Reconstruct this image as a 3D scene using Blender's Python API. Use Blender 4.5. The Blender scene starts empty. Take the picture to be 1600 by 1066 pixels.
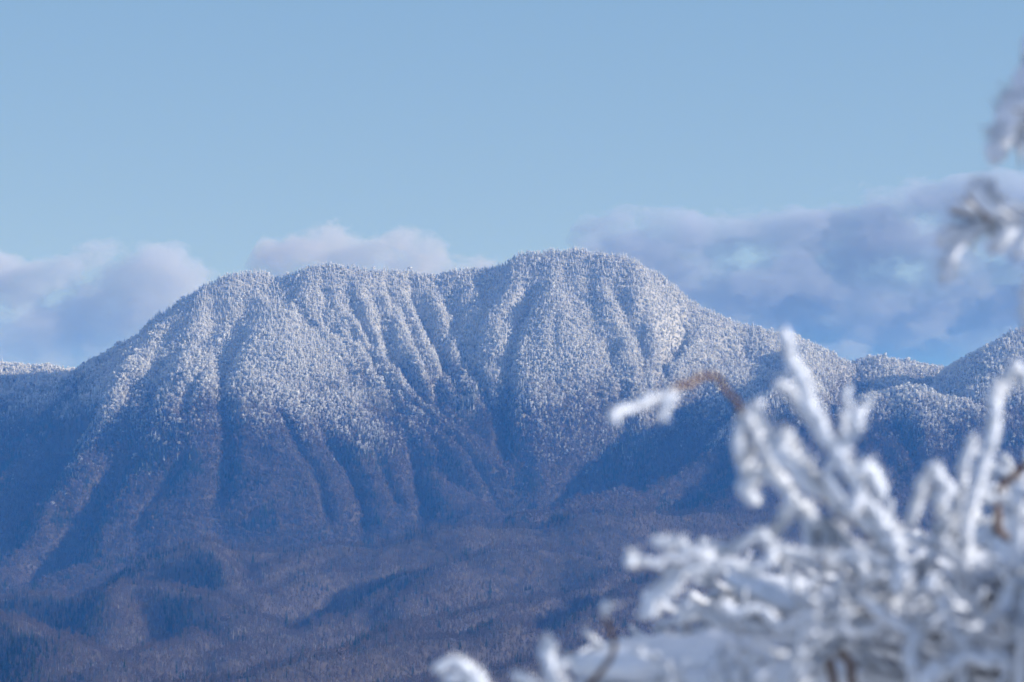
import bpy, math, random
import numpy as np
from mathutils import Vector, Matrix

random.seed(7)
rng = np.random.default_rng(11)
scene = bpy.context.scene
COL = scene.collection

# ------------------------------------------------------------------ camera
F_PX = 4317.0                       # focal length in photograph pixels (1600 wide)
HORIZON = 640.0                     # photograph row of the horizon
CAM_Z = 1.7
PITCH = math.atan((HORIZON - 533.0) / F_PX)
cam_data = bpy.data.cameras.new('camera')
cam = bpy.data.objects.new('camera', cam_data)
COL.objects.link(cam)
cam.location = (0, 0, CAM_Z)
cam.rotation_euler = (math.radians(90) + PITCH, 0, 0)
cam_data.sensor_width = 36.0
cam_data.lens = 36.0 * F_PX / 1600.0
cam_data.clip_start = 0.1
cam_data.clip_end = 120000.0
cam_data.dof.use_dof = True
cam_data.dof.focus_distance = 6000.0
cam_data.dof.aperture_fstop = 5.4
cam_data.dof.aperture_blades = 0
scene.camera = cam

# ------------------------------------------------------------------ light
SUN_EL, SUN_AZ = math.radians(18.0), math.radians(103.0)      # azimuth clockwise from +Y (the view direction)
world = bpy.data.worlds.new('World')
scene.world = world
world.use_nodes = True
wn = world.node_tree.nodes
wl = world.node_tree.links
bg = wn['Background']
sky = wn.new('ShaderNodeTexSky')
sky.sky_type = 'NISHITA'
sky.sun_disc = False
sky.sun_elevation = SUN_EL
sky.sun_rotation = SUN_AZ
sky.altitude = 1500
sky.air_density = 1.0
sky.dust_density = 0.2
sky.ozone_density = 1.6
tint = wn.new('ShaderNodeMix'); tint.data_type = 'RGBA'; tint.blend_type = 'MULTIPLY'
tint.inputs[0].default_value = 1.0
tint.inputs[7].default_value = (0.86, 0.90, 1.0, 1)
wl.new(sky.outputs[0], tint.inputs[6])
geo = wn.new('ShaderNodeTexCoord'); sxyz = wn.new('ShaderNodeSeparateXYZ'); wl.new(geo.outputs['Generated'], sxyz.inputs[0])
ramp = wn.new('ShaderNodeValToRGB')                       # clear winter blue, paler towards the horizon
for e, (q, c) in zip([ramp.color_ramp.elements[0], ramp.color_ramp.elements[1], ramp.color_ramp.elements.new(.16), ramp.color_ramp.elements.new(.45)], [(0, (.37, .52, .69)), (1, (.03, .11, .40)), (.16, (.26, .44, .66)), (.45, (.08, .21, .55))]):
    e.position = q; e.color = (*c, 1)
wl.new(sxyz.outputs[2], ramp.inputs[0])
up = wn.new('ShaderNodeVectorMath'); up.operation = 'SCALE'; up.inputs['Scale'].default_value = 10.0
wl.new(ramp.outputs[0], up.inputs[0])
both = wn.new('ShaderNodeMix'); both.data_type = 'RGBA'; both.inputs[0].default_value = .75
wl.new(tint.outputs[2], both.inputs[6]); wl.new(up.outputs[0], both.inputs[7])
wl.new(both.outputs[2], bg.inputs[0])
bg.inputs[1].default_value = 0.084
sun_data = bpy.data.lights.new('sun', 'SUN')
sun_data.energy = 5.0
sun_data.angle = math.radians(0.53)
sun_data.color = (1.0, 0.94, 0.90)
sun = bpy.data.objects.new('sun', sun_data)
COL.objects.link(sun)
to_sun = Vector((math.sin(SUN_AZ) * math.cos(SUN_EL), math.cos(SUN_AZ) * math.cos(SUN_EL), math.sin(SUN_EL)))
sun.rotation_euler = to_sun.to_track_quat('Z', 'Y').to_euler()
HAZE_DENSITY = 7.2e-5
HAZE_COLOR = (0.07, 0.31, 0.95, 1)
scene.view_settings.view_transform = 'Standard'
scene.view_settings.look = 'None'
scene.view_settings.gamma = 1.0
scene.view_settings.exposure = 0.28
scene.view_settings.use_curve_mapping = False
scene.cycles.max_bounces = 6
scene.cycles.diffuse_bounces = 1
scene.cycles.glossy_bounces = 1
scene.cycles.transparent_max_bounces = 8
scene.cycles.volume_bounces = 2
scene.cycles.use_denoising = True
scene.cycles.denoiser = 'OPENIMAGEDENOISE'

# ------------------------------------------------------------------ helpers
def unproject(px, py, Y):
    """photograph pixel + distance along the ground -> point in the place (metres)."""
    px, py, Y = np.asarray(px, float), np.asarray(py, float), np.asarray(Y, float)
    u, v = (px - 800.0) / F_PX, (533.0 - py) / F_PX
    c, s = math.cos(PITCH), math.sin(PITCH)
    wy = c - v * s
    wz = s + v * c
    return np.stack([u / wy * Y, Y + 0 * u, wz / wy * Y + CAM_Z], -1)

def project(P):
    x, y, z = P[..., 0], P[..., 1], P[..., 2] - CAM_Z
    c, s = math.cos(PITCH), math.sin(PITCH)
    d = y * c + z * s
    v = -y * s + z * c
    return 800 + F_PX * x / d, 533 - F_PX * v / d, d

def _hash(ix, iy, seed):
    h = (ix.astype(np.int64) * 374761393 + iy.astype(np.int64) * 668265263 + seed * 1442695041) & 0xffffffff
    h = ((h ^ (h >> 13)) * 1274126177) & 0xffffffff
    return ((h ^ (h >> 16)) & 0xffffff) / float(0xffffff)

def noise2(x, y, seed=0):
    """gradient noise, about -1..1"""
    ix, iy = np.floor(x), np.floor(y)
    fx, fy = x - ix, y - iy
    ux, uy = fx * fx * fx * (fx * (fx * 6 - 15) + 10), fy * fy * fy * (fy * (fy * 6 - 15) + 10)
    def g(dx, dy):
        a = _hash(ix + dx, iy + dy, seed) * 2 * math.pi
        return np.cos(a) * (fx - dx) + np.sin(a) * (fy - dy)
    a = g(0, 0) + ux * (g(1, 0) - g(0, 0))
    b = g(0, 1) + ux * (g(1, 1) - g(0, 1))
    return (a + uy * (b - a)) * 1.5

def fbm(x, y, seed=0, octs=4):
    s, a = 0, 1.0
    for k in range(octs):
        s = s + a * noise2(x, y, seed + k * 17)
        x, y, a = x * 2.03 + 13.1, y * 2.03 + 7.7, a * .5
    return s

def mesh_from(name, verts, faces, mats=(), smooth=True, mat_idx=None):
    """verts (n,3), faces: (m,3) or (m,4) array"""
    verts = np.asarray(verts, np.float32); faces = np.asarray(faces, np.int32)
    me = bpy.data.meshes.new(name)
    me.vertices.add(len(verts)); me.vertices.foreach_set('co', verts.ravel())
    k = faces.shape[1]
    me.loops.add(faces.size); me.loops.foreach_set('vertex_index', faces.ravel())
    me.polygons.add(len(faces))
    me.polygons.foreach_set('loop_start', np.arange(len(faces), dtype=np.int32) * k)
    me.polygons.foreach_set('use_smooth', np.full(len(faces), smooth))
    for m in mats: me.materials.append(m)
    if mat_idx is not None: me.polygons.foreach_set('material_index', np.asarray(mat_idx, np.int32))
    me.update(calc_edges=True)
    return me

def link(name, me, parent=None):
    o = bpy.data.objects.new(name, me)
    COL.objects.link(o)
    if parent is not None: o.parent = parent
    return o

def tag(o, label=None, cat=None, group=None, kind=None):
    if label: o['label'] = label
    if cat: o['category'] = cat
    if group: o['group'] = group
    if kind: o['kind'] = kind
    return o

class NT:
    """short-hand for building a node tree"""
    def __init__(s, tree): s.t = tree
    def new(s, kind, **kw):
        n = s.t.nodes.new(kind)
        for k, v in kw.items(): setattr(n, k, v)
        return n
    def set(s, sock, v):
        if isinstance(v, bpy.types.NodeSocket): s.t.links.new(v, sock)
        else: sock.default_value = v
    def math(s, op, a, b=0.0, c=0.0, clamp=False):
        n = s.new('ShaderNodeMath', operation=op, use_clamp=clamp)
        for i, v in enumerate((a, b, c)): s.set(n.inputs[i], v)
        return n.outputs[0]
    def mix(s, f, a, b, blend='MIX'):
        n = s.new('ShaderNodeMix', data_type='RGBA', blend_type=blend)
        s.set(n.inputs[0], f); s.set(n.inputs[6], a); s.set(n.inputs[7], b)
        return n.outputs[2]
    def noise(s, vec, scale, detail=3, rough=.5, **kw):
        n = s.new('ShaderNodeTexNoise', **kw)
        if vec is not None: s.set(n.inputs['Vector'], vec)
        n.inputs['Scale'].default_value = scale
        n.inputs['Detail'].default_value = detail
        n.inputs['Roughness'].default_value = rough
        return n.outputs[0]
    def ramp(s, f, stops):
        n = s.new('ShaderNodeValToRGB')
        while len(n.color_ramp.elements) < len(stops): n.color_ramp.elements.new(.5)
        for e, (p, c) in zip(n.color_ramp.elements, stops):
            e.position = p; e.color = c if len(c) == 4 else (*c, 1)
        s.set(n.inputs[0], f)
        return n.outputs[0]
    def smooth(s, v, lo, hi):
        n = s.new('ShaderNodeMapRange', interpolation_type='SMOOTHSTEP')
        s.set(n.inputs[0], v); s.set(n.inputs[1], lo); s.set(n.inputs[2], hi)
        return n.outputs[0]

def material(name):
    m = bpy.data.materials.new(name); m.use_nodes = True
    nt = NT(m.node_tree)
    p = m.node_tree.nodes['Principled BSDF']
    p.inputs['Roughness'].default_value = .85
    p.inputs['Specular IOR Level'].default_value = .2
    return m, nt, p

def inst_attr(nt, name):
    n = nt.new('ShaderNodeAttribute', attribute_type='INSTANCER', attribute_name=name)
    return n.outputs['Fac']

def geo_pos(nt): return nt.new('ShaderNodeNewGeometry').outputs['Position']

# ------------------------------------------------------------------ the terrain: ridges and spurs as lines of real height
# (group, side slope, rounding radius, [(px, py, distance)])
RIDGES = [
 # ---- main massif, skyline
 ('mountain', 1.25, 30, [(130,640,6640),(200,527,6500),(250,489,6490),(300,457,6500),(330,439,6500),(360,430,6500),(400,424,6500),(440,427,6500),(480,417,6500),(520,412,6500),(560,415,6500),(620,422,6520),(700,424,6540),(760,422,6540),(790,414,6520),(820,397,6500),(860,388,6500),(900,388,6490),(950,395,6480),(990,404,6470),(1015,422,6470),(1040,442,6470),(1080,470,6470),(1120,489,6480),(1160,502,6490),(1200,514,6500),(1240,523,6500),(1280,543,6520),(1310,558,6540),(1335,567,6560)]),
 # left edge spurs
 ('mountain', .72, 26, [(300,459,6490),(255,505,6380),(215,560,6250),(170,625,6080),(130,700,5900),(85,780,5720),(45,850,5560),(20,905,5450)]),
 ('mountain', .70, 22, [(330,442,6490),(300,500,6350),(318,560,6220),(300,640,6050),(260,730,5880),(215,810,5720),(190,870,5580),(150,910,5450)]),
 ('mountain', .75, 18, [(280,480,6430),(285,520,6330),(325,580,6200),(345,640,6080),(340,690,5980)]),
 ('mountain', .66, 20, [(190,600,6130),(180,680,5960),(150,760,5800),(110,840,5640),(95,880,5560)]),
 ('mountain', .66, 20, [(250,640,6080),(235,720,5930),(265,760,5840),(250,860,5640)]),
 ('mountain', .70, 16, [(340,690,5970),(310,780,5780),(290,850,5640)]),
 # broad face below the left shoulder
 ('mountain', .60, 40, [(400,426,6490),(415,480,6370),(440,550,6230),(450,640,6060),(440,730,5900),(430,810,5740),(440,860,5640)]),
 ('mountain', .66, 20, [(400,440,6470),(385,520,6300),(372,600,6150),(385,700,5960),(378,800,5760)]),
 ('mountain', .62, 26, [(425,436,6480),(470,510,6330),(520,575,6190),(575,640,6060),(620,700,5930),(690,745,5800),(760,775,5690),(800,790,5640)]),
 ('mountain', .70, 20, [(520,600,6130),(525,680,5980),(535,740,5860),(545,800,5740),(530,850,5640)]),
 ('mountain', .70, 20, [(580,660,6020),(590,720,5900),(600,780,5770),(640,830,5640)]),
 ('mountain', .70, 18, [(640,720,5880),(660,780,5750),(700,810,5650)]),
 ('mountain', .66, 20, [(460,680,5980),(490,760,5820),(500,840,5660)]),
 # fan of ribs in the middle bowl
 ('mountain', .95, 12, [(455,430,6480),(490,480,6380),(530,540,6260),(580,600,6140),(640,655,6020),(690,700,5920),(740,740,5820)]),
 ('mountain', .95, 12, [(500,418,6490),(530,470,6390),(565,530,6270),(600,585,6160),(650,640,6040),(705,690,5930),(740,725,5850)]),
 ('mountain', .95, 12, [(540,416,6490),(570,470,6390),(590,520,6290),(615,570,6190),(660,620,6090),(715,665,5990),(745,700,5910)]),
 ('mountain', .95, 12, [(590,420,6500),(600,470,6400),(640,530,6280),(665,580,6180),(700,625,6090),(735,665,6000),(765,705,5900)]),
 ('mountain', .95, 12, [(632,424,6510),(645,480,6400),(668,530,6290),(700,575,6190),(735,620,6100),(765,660,6010),(785,700,5910)]),
 ('mountain', .95, 12, [(670,424,6520),(695,480,6400),(722,535,6290),(750,580,6190),(772,630,6090),(790,680,5990)]),
 ('mountain', .90, 12, [(720,424,6530),(745,480,6400),(765,540,6280),(778,600,6160),(792,660,6040)]),
 ('mountain', .90, 14, [(775,420,6520),(790,470,6420),(785,530,6290),(772,590,6170)]),
 # summit buttress
 ('mountain', .66, 30, [(862,390,6490),(862,450,6380),(850,520,6250),(838,590,6120),(840,650,6010),(850,700,5910),(845,740,5830)]),
 ('mountain', .80, 14, [(812,402,6495),(800,450,6400),(806,500,6310)]),
 ('mountain', .72, 20, [(905,390,6485),(915,460,6360),(925,530,6230),(915,600,6110),(895,660,6010),(885,700,5930)]),
 ('mountain', .80, 14, [(930,395,6480),(955,460,6350),(980,520,6240),(1000,575,6140),(1010,620,6060),(985,665,5980)]),
 ('mountain', .80, 14, [(975,402,6475),(1005,450,6380),(1025,500,6290),(1020,550,6200),(1005,590,6130)]),
 ('mountain', .80, 14, [(1030,440,6465),(1042,490,6370),(1038,530,6300)]),
 ('mountain', .72, 18, [(1085,474,6460),(1080,520,6370),(1065,570,6270),(1050,620,6170),(1010,665,6060),(960,700,5970)]),
 ('mountain', .45, 60, [(1150,502,6480),(1150,550,6380),(1130,600,6280),(1090,650,6170)]),
 ('mountain', .72, 18, [(1240,525,6490),(1255,570,6400),(1270,620,6300),(1265,670,6200),(1290,700,6120)]),
 ('mountain', .72, 18, [(1200,516,6490),(1215,555,6410),(1222,590,6330)]),
 ('mountain', .75, 16, [(1310,560,6530),(1325,590,6450),(1320,640,6340)]),
 # spur that shades the hollow
 ('mountain', .70, 14, [(1262,535,6420),(1248,552,6250),(1236,566,6080),(1222,578,5950),(1195,600,5900),(1165,625,5850),(1130,655,5800),(1085,690,5720),(1040,720,5620),(990,745,5500),(930,762,5380),(870,778,5280),(810,800,5180)]),
 ('mountain', .52, 30, [(1165,632,5840),(1190,690,5700),(1170,740,5540),(1150,775,5400)]),
 ('mountain', .52, 30, [(1222,586,5940),(1270,660,5800),(1300,740,5640),(1330,790,5480)]),
 # ---- saddle and hill on the right
 ('side_ridge', .60, 40, [(1335,567,6560),(1360,558,6560),(1380,556,6560),(1420,557,6580),(1460,566,6600),(1490,574,6620),(1540,570,6700)]),
 ('side_ridge', .66, 26, [(1375,560,6550),(1385,590,6460),(1420,615,6370),(1460,650,6260),(1500,700,6120),(1530,750,5980)]),
 ('side_ridge', .60, 30, [(1355,563,6545),(1350,610,6400),(1370,670,6240),(1390,730,6080),(1380,790,5900)]),
 ('side_ridge', .66, 30, [(1900,600,6250),(1780,540,6300),(1700,508,6330),(1650,500,6340),(1600,510,6340),(1550,535,6330),(1515,560,6310),(1495,580,6290)]),
 ('side_ridge', .55, 30, [(1600,514,6330),(1590,570,6190),(1560,625,6040),(1550,690,5880),(1500,760,5700),(1440,800,5560)]),
 ('side_ridge', .45, 40, [(1500,590,6330),(1480,640,6200),(1470,700,6040),(1450,760,5850)]),
 ('side_ridge', .66, 26, [(1690,510,6320),(1700,580,6120),(1670,660,5900),(1630,720,5720),(1610,780,5560)]),
 ('side_ridge', .52, 40, [(1300,645,6000),(1370,608,6050),(1425,598,6050),(1480,617,6000),(1530,634,5950),(1620,657,5900),(1750,700,5850)]),
 ('side_ridge', .55, 30, [(1425,600,6040),(1440,680,5800),(1460,760,5600)]),
 ('side_ridge', .55, 30, [(1560,642,5930),(1580,700,5750),(1560,770,5550)]),
 # ---- ridge far left, behind
 ('side_ridge', .50, 50, [(-400,540,6900),(-150,560,6850),(-50,565,6800),(0,567,6800),(60,569,6790),(110,575,6780),(150,582,6760),(220,600,6720)]),
 # ---- foothills
 ('foothill', .42, 50, [(1500,800,5300),(1400,790,5250),(1300,800,5200),(1200,792,5150),(1100,796,5100),(1026,795,5060),(966,787,5020),(907,798,4990),(855,818,4960),(789,821,4930),(703,815,4900),(657,831,4880),(592,847,4850),(546,851,4830),(460,857,4800),(368,851,4780),(329,841,4760),(300,840,4740),(285,846,4700)]),
 ('foothill', .50, 24, [(310,841,4740),(330,858,4640),(345,880,4540),(352,905,4430)]),
 ('foothill', .46, 30, [(470,857,4790),(455,872,4680),(420,885,4560)]),
 ('foothill', .42, 40, [(-200,925,4700),(-60,930,4560),(0,932,4480),(70,925,4440),(158,916,4400),(217,905,4370),(263,897,4340),(309,906,4280),(345,922,4200),(372,940,4100),(390,962,3990)]),
 ('foothill', .50, 24, [(217,905,4360),(200,930,4240),(180,960,4100),(170,990,3980)]),
 ('foothill', .44, 34, [(640,872,4800),(592,880,4740),(559,884,4700),(500,885,4620),(455,893,4540),(405,912,4430),(372,935,4330)]),
 ('foothill', .46, 26, [(640,880,4640),(605,893,4500),(578,920,4350),(526,953,4170),(460,979,3990),(394,1002,3800),(330,1020,3620)]),
 ('foothill', .44, 34, [(1000,890,4550),(960,872,4620),(900,856,4660),(855,847,4660),(790,852,4640),(723,867,4600),(670,885,4520),(650,910,4400),(640,940,4250)]),
 ('foothill', .46, 26, [(960,888,4420),(905,903,4300),(874,913,4210),(822,933,4070),(756,943,3930),(690,950,3800),(640,965,3650),(600,985,3480)]),
 ('foothill', .42, 40, [(1300,860,4500),(1200,870,4400),(1120,880,4300),(1040,890,4180),(980,925,4000),(930,960,3850),(880,990,3700)]),
 ('foothill', .44, 30, [(-80,960,3850),(0,959,3780),(39,962,3720),(79,979,3640),(105,999,3540),(118,1031,3400)]),
 ('foothill', .44, 30, [(300,985,3800),(250,1000,3650),(200,1020,3500),(150,1050,3330)]),
 ('foothill', .44, 34, [(800,970,3650),(720,983,3520),(650,990,3440),(592,1000,3360),(513,1018,3230),(394,1040,3080),(250,1056,2980),(100,1075,2900)]),
 ('foothill', .44, 34, [(1000,1000,3400),(900,1020,3250),(800,1035,3100),(700,1050,2980),(600,1075,2850),(450,1100,2750),(250,1130,2650)]),
 ('foothill', .42, 50, [(1700,840,4700),(1560,850,4500),(1450,880,4300),(1350,920,4100)]),
 ('foothill', .42, 50, [(1650,930,4000),(1450,960,3800),(1250,1000,3500),(1100,1060,3200)]),
]

# gullies traced down the faces: (half width m, depth m, [(px, py)] or [(px, py, distance)])
GULLIES = [
 (24, 26, [(385,478),(372,520),(352,560),(346,600),(352,650),(352,700),(346,760),(346,830)]),
 (32, 40, [(215,670),(165,735),(135,800),(75,875),(30,905)]),
 (28, 30, [(75,720),(28,785),(22,850)]),
 (12, 14, [(330,560),(300,600),(280,650)]), (12, 12, [(250,560),(240,610),(225,660)]),
 (14, 12, [(430,620),(458,670),(490,720),(512,780),(520,830)]), (12, 10, [(300,690),(270,740),(230,790),(210,840)]),
 (18, 26, [(500,655),(530,700),(555,740),(572,780),(566,835)]), (14, 18, [(595,720),(612,745),(630,790)]),
 (20, 28, [(640,690),(655,730),(664,765),(668,805)]), (14, 18, [(740,705),(755,735),(775,765)]),
 (11, 16, [(509,459),(531,487),(550,509),(575,540),(584,556),(594,584),(616,621),(625,637),(656,652),(672,665),(692,700),(712,732)]),
 (9, 14, [(537,431),(550,465),(562,496),(578,527),(592,550)]), (9, 12, [(500,432),(515,465),(535,500)]),
 (12, 18, [(587,474),(594,502),(603,530),(609,559),(628,577),(650,602),(675,640)]),
 (12, 20, [(642,437),(647,465),(656,490),(672,524),(682,550)]),
 (12, 18, [(690,525),(694,550),(694,575),(685,600),(687,634),(700,660)]),
 (10, 14, [(700,490),(709,515),(720,545),(735,580)]), (9, 12, [(600,432),(610,460),(620,490)]),
 (14, 20, [(735,465),(744,500),(742,540),(738,562),(753,590),(760,615),(775,635),(785,660)]),
 (20, 34, [(829,418),(825,465),(807,508),(797,534),(794,565),(790,615),(787,650),(790,700),(792,740)]),
 (10, 12, [(870,470),(868,520),(860,560)]), (10, 10, [(890,443),(910,465),(950,487)]), (12, 14, [(905,560),(890,610),(885,650)]),
 (12, 16, [(1004,462),(1006,500),(1000,540)]), (10, 12, [(960,470),(978,515),(990,530),(1005,570)]),
 (22, 34, [(1076,487),(1062,520),(1050,536),(1032,572),(1028,610)]),
 (12, 12, [(1100,520),(1110,560)]), (12, 12, [(1160,530),(1170,560)]), (14, 14, [(1240,560),(1235,620),(1225,680)]),
 (26, 26, [(1347,568),(1325,590),(1306,618),(1296,660)]), (28, 24, [(1437,585),(1470,596),(1500,602)]),
 (16, 14, [(1400,640),(1420,690),(1440,730)]), (16, 14, [(1340,680),(1350,740)]),
 (55, 55, [(150,610),(105,665),(55,735),(10,800)]),
 (70, 30, [(590,890,4600),(545,915,4480),(480,945,4320),(400,975,4120)]), (60, 26, [(275,850,4680),(225,880,4560),(180,905,4470)]), (60, 26, [(880,880,4470),(830,905,4330),(765,920,4150)]),
 (150, 85, [(1200,590,6180),(1130,640,6060),(1060,675,5950),(990,705,5790),(910,735,5640),(860,765,5520)]),
]

def base_ground(x, y):
    """the low valley land, and the mountain the photographer stands on"""
    low = -330 - 60 * fbm(x / 1400, y / 1400, 5, 3)
    low = low - np.clip((3600 - y) / 1200, 0, 1.6) * 55
    low = low - np.clip((5400 - y) / 500, 0, 1) * 90
    far = np.clip((y - 7600) / 2500, 0, 1)
    low = low + far * (60 + 130 * (.5 + .5 * fbm(x / 2600, y / 2600, 9, 4)))
    r = np.sqrt(x * x + np.minimum(y, 0) ** 2 * .05 + np.maximum(y, 0) ** 2)
    own = -0.004 * 0 - np.clip(r - 3.0, 0, None) * .32 + 5 * fbm(x / 60, y / 60, 31, 3) * np.clip((r - 10) / 60, 0, 1)
    own = np.maximum(own, -900)
    return low, own

def terrain(x, y):
    sh = x.shape
    x = x.ravel().astype(float); y = y.ravel().astype(float)
    w = np.clip((y - 2000) / 500, 0, 1)
    wx = x + w * (22 * fbm(x / 260, y / 260, 41, 3) + 5 * noise2(x / 55, y / 55, 43))
    wy = y + w * (22 * fbm(x / 260, y / 260, 57, 3) + 5 * noise2(x / 55, y / 55, 59))
    best = {'mountain': np.full(x.shape, -9e3), 'side_ridge': np.full(x.shape, -9e3), 'foothill': np.full(x.shape, -9e3)}
    K = 5.0
    for grp, slope, rad, pts in RIDGES:
        if grp == 'foothill': slope, rad = slope * 1.75, rad * .9
        if grp == 'mountain' and slope >= .66 and slope < 1.2: slope = slope * (1.45 if rad <= 22 else 1.25)
        a = np.array(pts, float)
        P = unproject(a[:, 0], a[:, 1], a[:, 2])
        P[:, 2] -= 9.0                                    # the trees stand on it
        lo, hi = P[:, :2].min(0) - 1500, P[:, :2].max(0) + 1500
        m = (x > lo[0]) & (x < hi[0]) & (y > lo[1]) & (y < hi[1])
        if not m.any(): continue
        X, Yv = wx[m], wy[m]
        h = np.full(X.shape, -9e3)
        for i in range(len(P) - 1):
            ax, ay, az = P[i]; bx, by, bz = P[i + 1]
            dx, dy = bx - ax, by - ay
            t = np.clip(((X - ax) * dx + (Yv - ay) * dy) / (dx * dx + dy * dy), 0, 1)
            d = np.hypot(X - ax - t * dx, Yv - ay - t * dy)
            h = np.maximum(h, az + t * (bz - az) - slope * (np.sqrt(d * d + rad * rad) - rad))
        g = best[grp][m]
        best[grp][m] = np.maximum(g, h) + K * np.exp(-np.abs(g - h) / K) * .5
    low, own = base_ground(x, y)
    stack = np.stack([best['mountain'], best['side_ridge'], best['foothill'], low, own])
    who = stack.argmax(0)
    z = stack.max(0)
    # small gullies and swells, fading out by the camera's own hill
    amp = np.where(who < 3, 1.0, .5) * w
    z = z + amp * (6 * fbm(x / 120, y / 170, 71, 4) + np.where(who == 0, 12, 10) * (.5 - np.abs(fbm(x / 210 + .4 * noise2(x / 300, y / 300, 8), y / 260, 79, 2))) - 6 * np.abs(noise2(x / 80 + .6 * noise2(x / 150, y / 150, 3), y / 110, 77)))
    return z.reshape(sh), who.reshape(sh)

def axis(spans):
    out = []
    for a, b, s in spans: out.append(np.arange(a, b, s))
    return np.concatenate(out)
gx = axis([(-30000, -6000, 1500), (-6000, -2400, 300), (-2400, -1500, 30), (-1500, 1600, 8), (1600, 2400, 30), (2400, 6000, 300), (6000, 30001, 1500)])
gx = np.unique(np.concatenate([gx, np.arange(-60, 60, 4.0)]))
gy = axis([(-3000, -200, 400), (-200, -20, 30), (-20, 20, 2), (20, 200, 15), (200, 2200, 100), (2200, 5000, 10), (5000, 6700, 8), (6700, 7400, 25), (7400, 9000, 100), (9000, 30001, 700)])
GX, GY = np.meshgrid(gx, gy)
GZ, WHO = terrain(GX, GY)

def _bilin(A, x, y):
    i = np.clip(np.searchsorted(gx, x) - 1, 0, len(gx) - 2)
    j = np.clip(np.searchsorted(gy, y) - 1, 0, len(gy) - 2)
    fx = (x - gx[i]) / (gx[i + 1] - gx[i]); fy = (y - gy[j]) / (gy[j + 1] - gy[j])
    return (A[j, i] * (1 - fx) * (1 - fy) + A[j, i + 1] * fx * (1 - fy) + A[j + 1, i] * (1 - fx) * fy + A[j + 1, i + 1] * fx * fy)

def hit(px, py):
    """where the sight line through a pixel first meets the hills"""
    Y = np.arange(2600., 7400., 5.)
    P = unproject(np.full(Y.shape, px), np.full(Y.shape, py), Y)
    below = P[:, 2] < _bilin(GZ, P[:, 0], P[:, 1]) + 6
    return P[below.argmax()] if below.any() else P[-1]

def carve():
    cut = np.zeros_like(GZ)
    for half, depth, pts in GULLIES:
        if np.mean([q[1] for q in pts]) > 640 and half < 100: depth *= 1.5
        P = np.array([unproject(*q) if len(q) == 3 else hit(*q) for q in pts])
        lo, hi = P.min(0) - 3 * half - 10, P.max(0) + 3 * half + 10
        i0, i1 = np.searchsorted(gx, [lo[0], hi[0]]); j0, j1 = np.searchsorted(gy, [lo[1], hi[1]])
        X, Yv = GX[j0:j1, i0:i1], GY[j0:j1, i0:i1]
        X = X + 6 * noise2(X / 40, Yv / 40, 91)
        best = np.full(X.shape, 9e3); tt = np.zeros(X.shape)
        n = len(P) - 1
        for i in range(n):
            (ax, ay), (bx, by) = P[i, :2], P[i + 1, :2]
            dx, dy = bx - ax, by - ay
            t = np.clip(((X - ax) * dx + (Yv - ay) * dy) / (dx * dx + dy * dy + 1e-6), 0, 1)
            d = np.hypot(X - ax - t * dx, Yv - ay - t * dy)
            tt = np.where(d < best, (i + t) / n, tt); best = np.minimum(best, d)
        fade = np.clip(tt / .18, .25, 1) * np.clip((1 - tt) / .15, .3, 1)
        cut[j0:j1, i0:i1] = np.maximum(cut[j0:j1, i0:i1], depth * fade / (1 + (best / half) ** 2) ** 1.5)
    return cut
GZ = GZ - 1.25 * carve()

def height(x, y):
    i = np.clip(np.searchsorted(gx, x) - 1, 0, len(gx) - 2)
    j = np.clip(np.searchsorted(gy, y) - 1, 0, len(gy) - 2)
    fx = (x - gx[i]) / (gx[i + 1] - gx[i]); fy = (y - gy[j]) / (gy[j + 1] - gy[j])
    return (GZ[j, i] * (1 - fx) * (1 - fy) + GZ[j, i + 1] * fx * (1 - fy) + GZ[j + 1, i] * (1 - fx) * fy + GZ[j + 1, i + 1] * fx * fy), WHO[j, i]

# soil, leaf litter and snow lying between the trees
m_ground, nt, p = material('forest_floor')
pos = geo_pos(nt)
sep = nt.new('ShaderNodeSeparateXYZ'); nt.set(sep.inputs[0], pos)
n1 = nt.noise(pos, .012, 4)
n2 = nt.noise(pos, .11, 4, .65)
line = nt.math('ADD', sep.outputs[2], nt.math('MULTIPLY', nt.math('SUBTRACT', n1, .5), 240))
line = nt.math('ADD', line, nt.math('MULTIPLY', nt.math('SUBTRACT', n2, .5), 160))
snowf = nt.smooth(line, -60.0, 180.0)
near = nt.smooth(sep.outputs[1], 900.0, 300.0)
snowf = nt.math('MAXIMUM', snowf, near)
litter = nt.ramp(nt.noise(pos, .05, 5, .7), [(.3, (.050, .042, .038)), (.55, (.076, .063, .057)), (.75, (.105, .09, .083))])
nt.set(p.inputs['Base Color'], nt.mix(nt.math('MULTIPLY', snowf, nt.math('MULTIPLY_ADD', near, .55, .45)), litter, (.78, .80, .84, 1)))

def terrain_objects():
    ny, nx = GZ.shape
    V = np.stack([GX, GY, GZ], -1).reshape(-1, 3)
    idx = np.arange(ny * nx).reshape(ny, nx)
    Q = np.stack([idx[:-1, :-1], idx[:-1, 1:], idx[1:, 1:], idx[1:, :-1]], -1).reshape(-1, 4)
    g = WHO[:-1, :-1].ravel()
    names = {0: 'mountain', 1: 'side_ridge', 2: 'foothills', 3: 'valley_ground', 4: 'near_slope'}
    labels = {0: 'broad forested mountain with two rounded summits and snowy gullies', 1: 'lower snowy ridges either side of the big mountain',
              2: 'brown wooded foothills rolling in front of the mountain', 3: 'low ground between and beyond the hills', 4: 'snowy hillside the photographer stands on'}
    for k, nm in names.items():
        q = Q[g == k]
        if not len(q): continue
        used, inv = np.unique(q, return_inverse=True)
        me = mesh_from(nm, V[used], inv.reshape(q.shape), [m_ground])
        tag(link(nm, me), labels[k], kind='structure')
terrain_objects()

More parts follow.
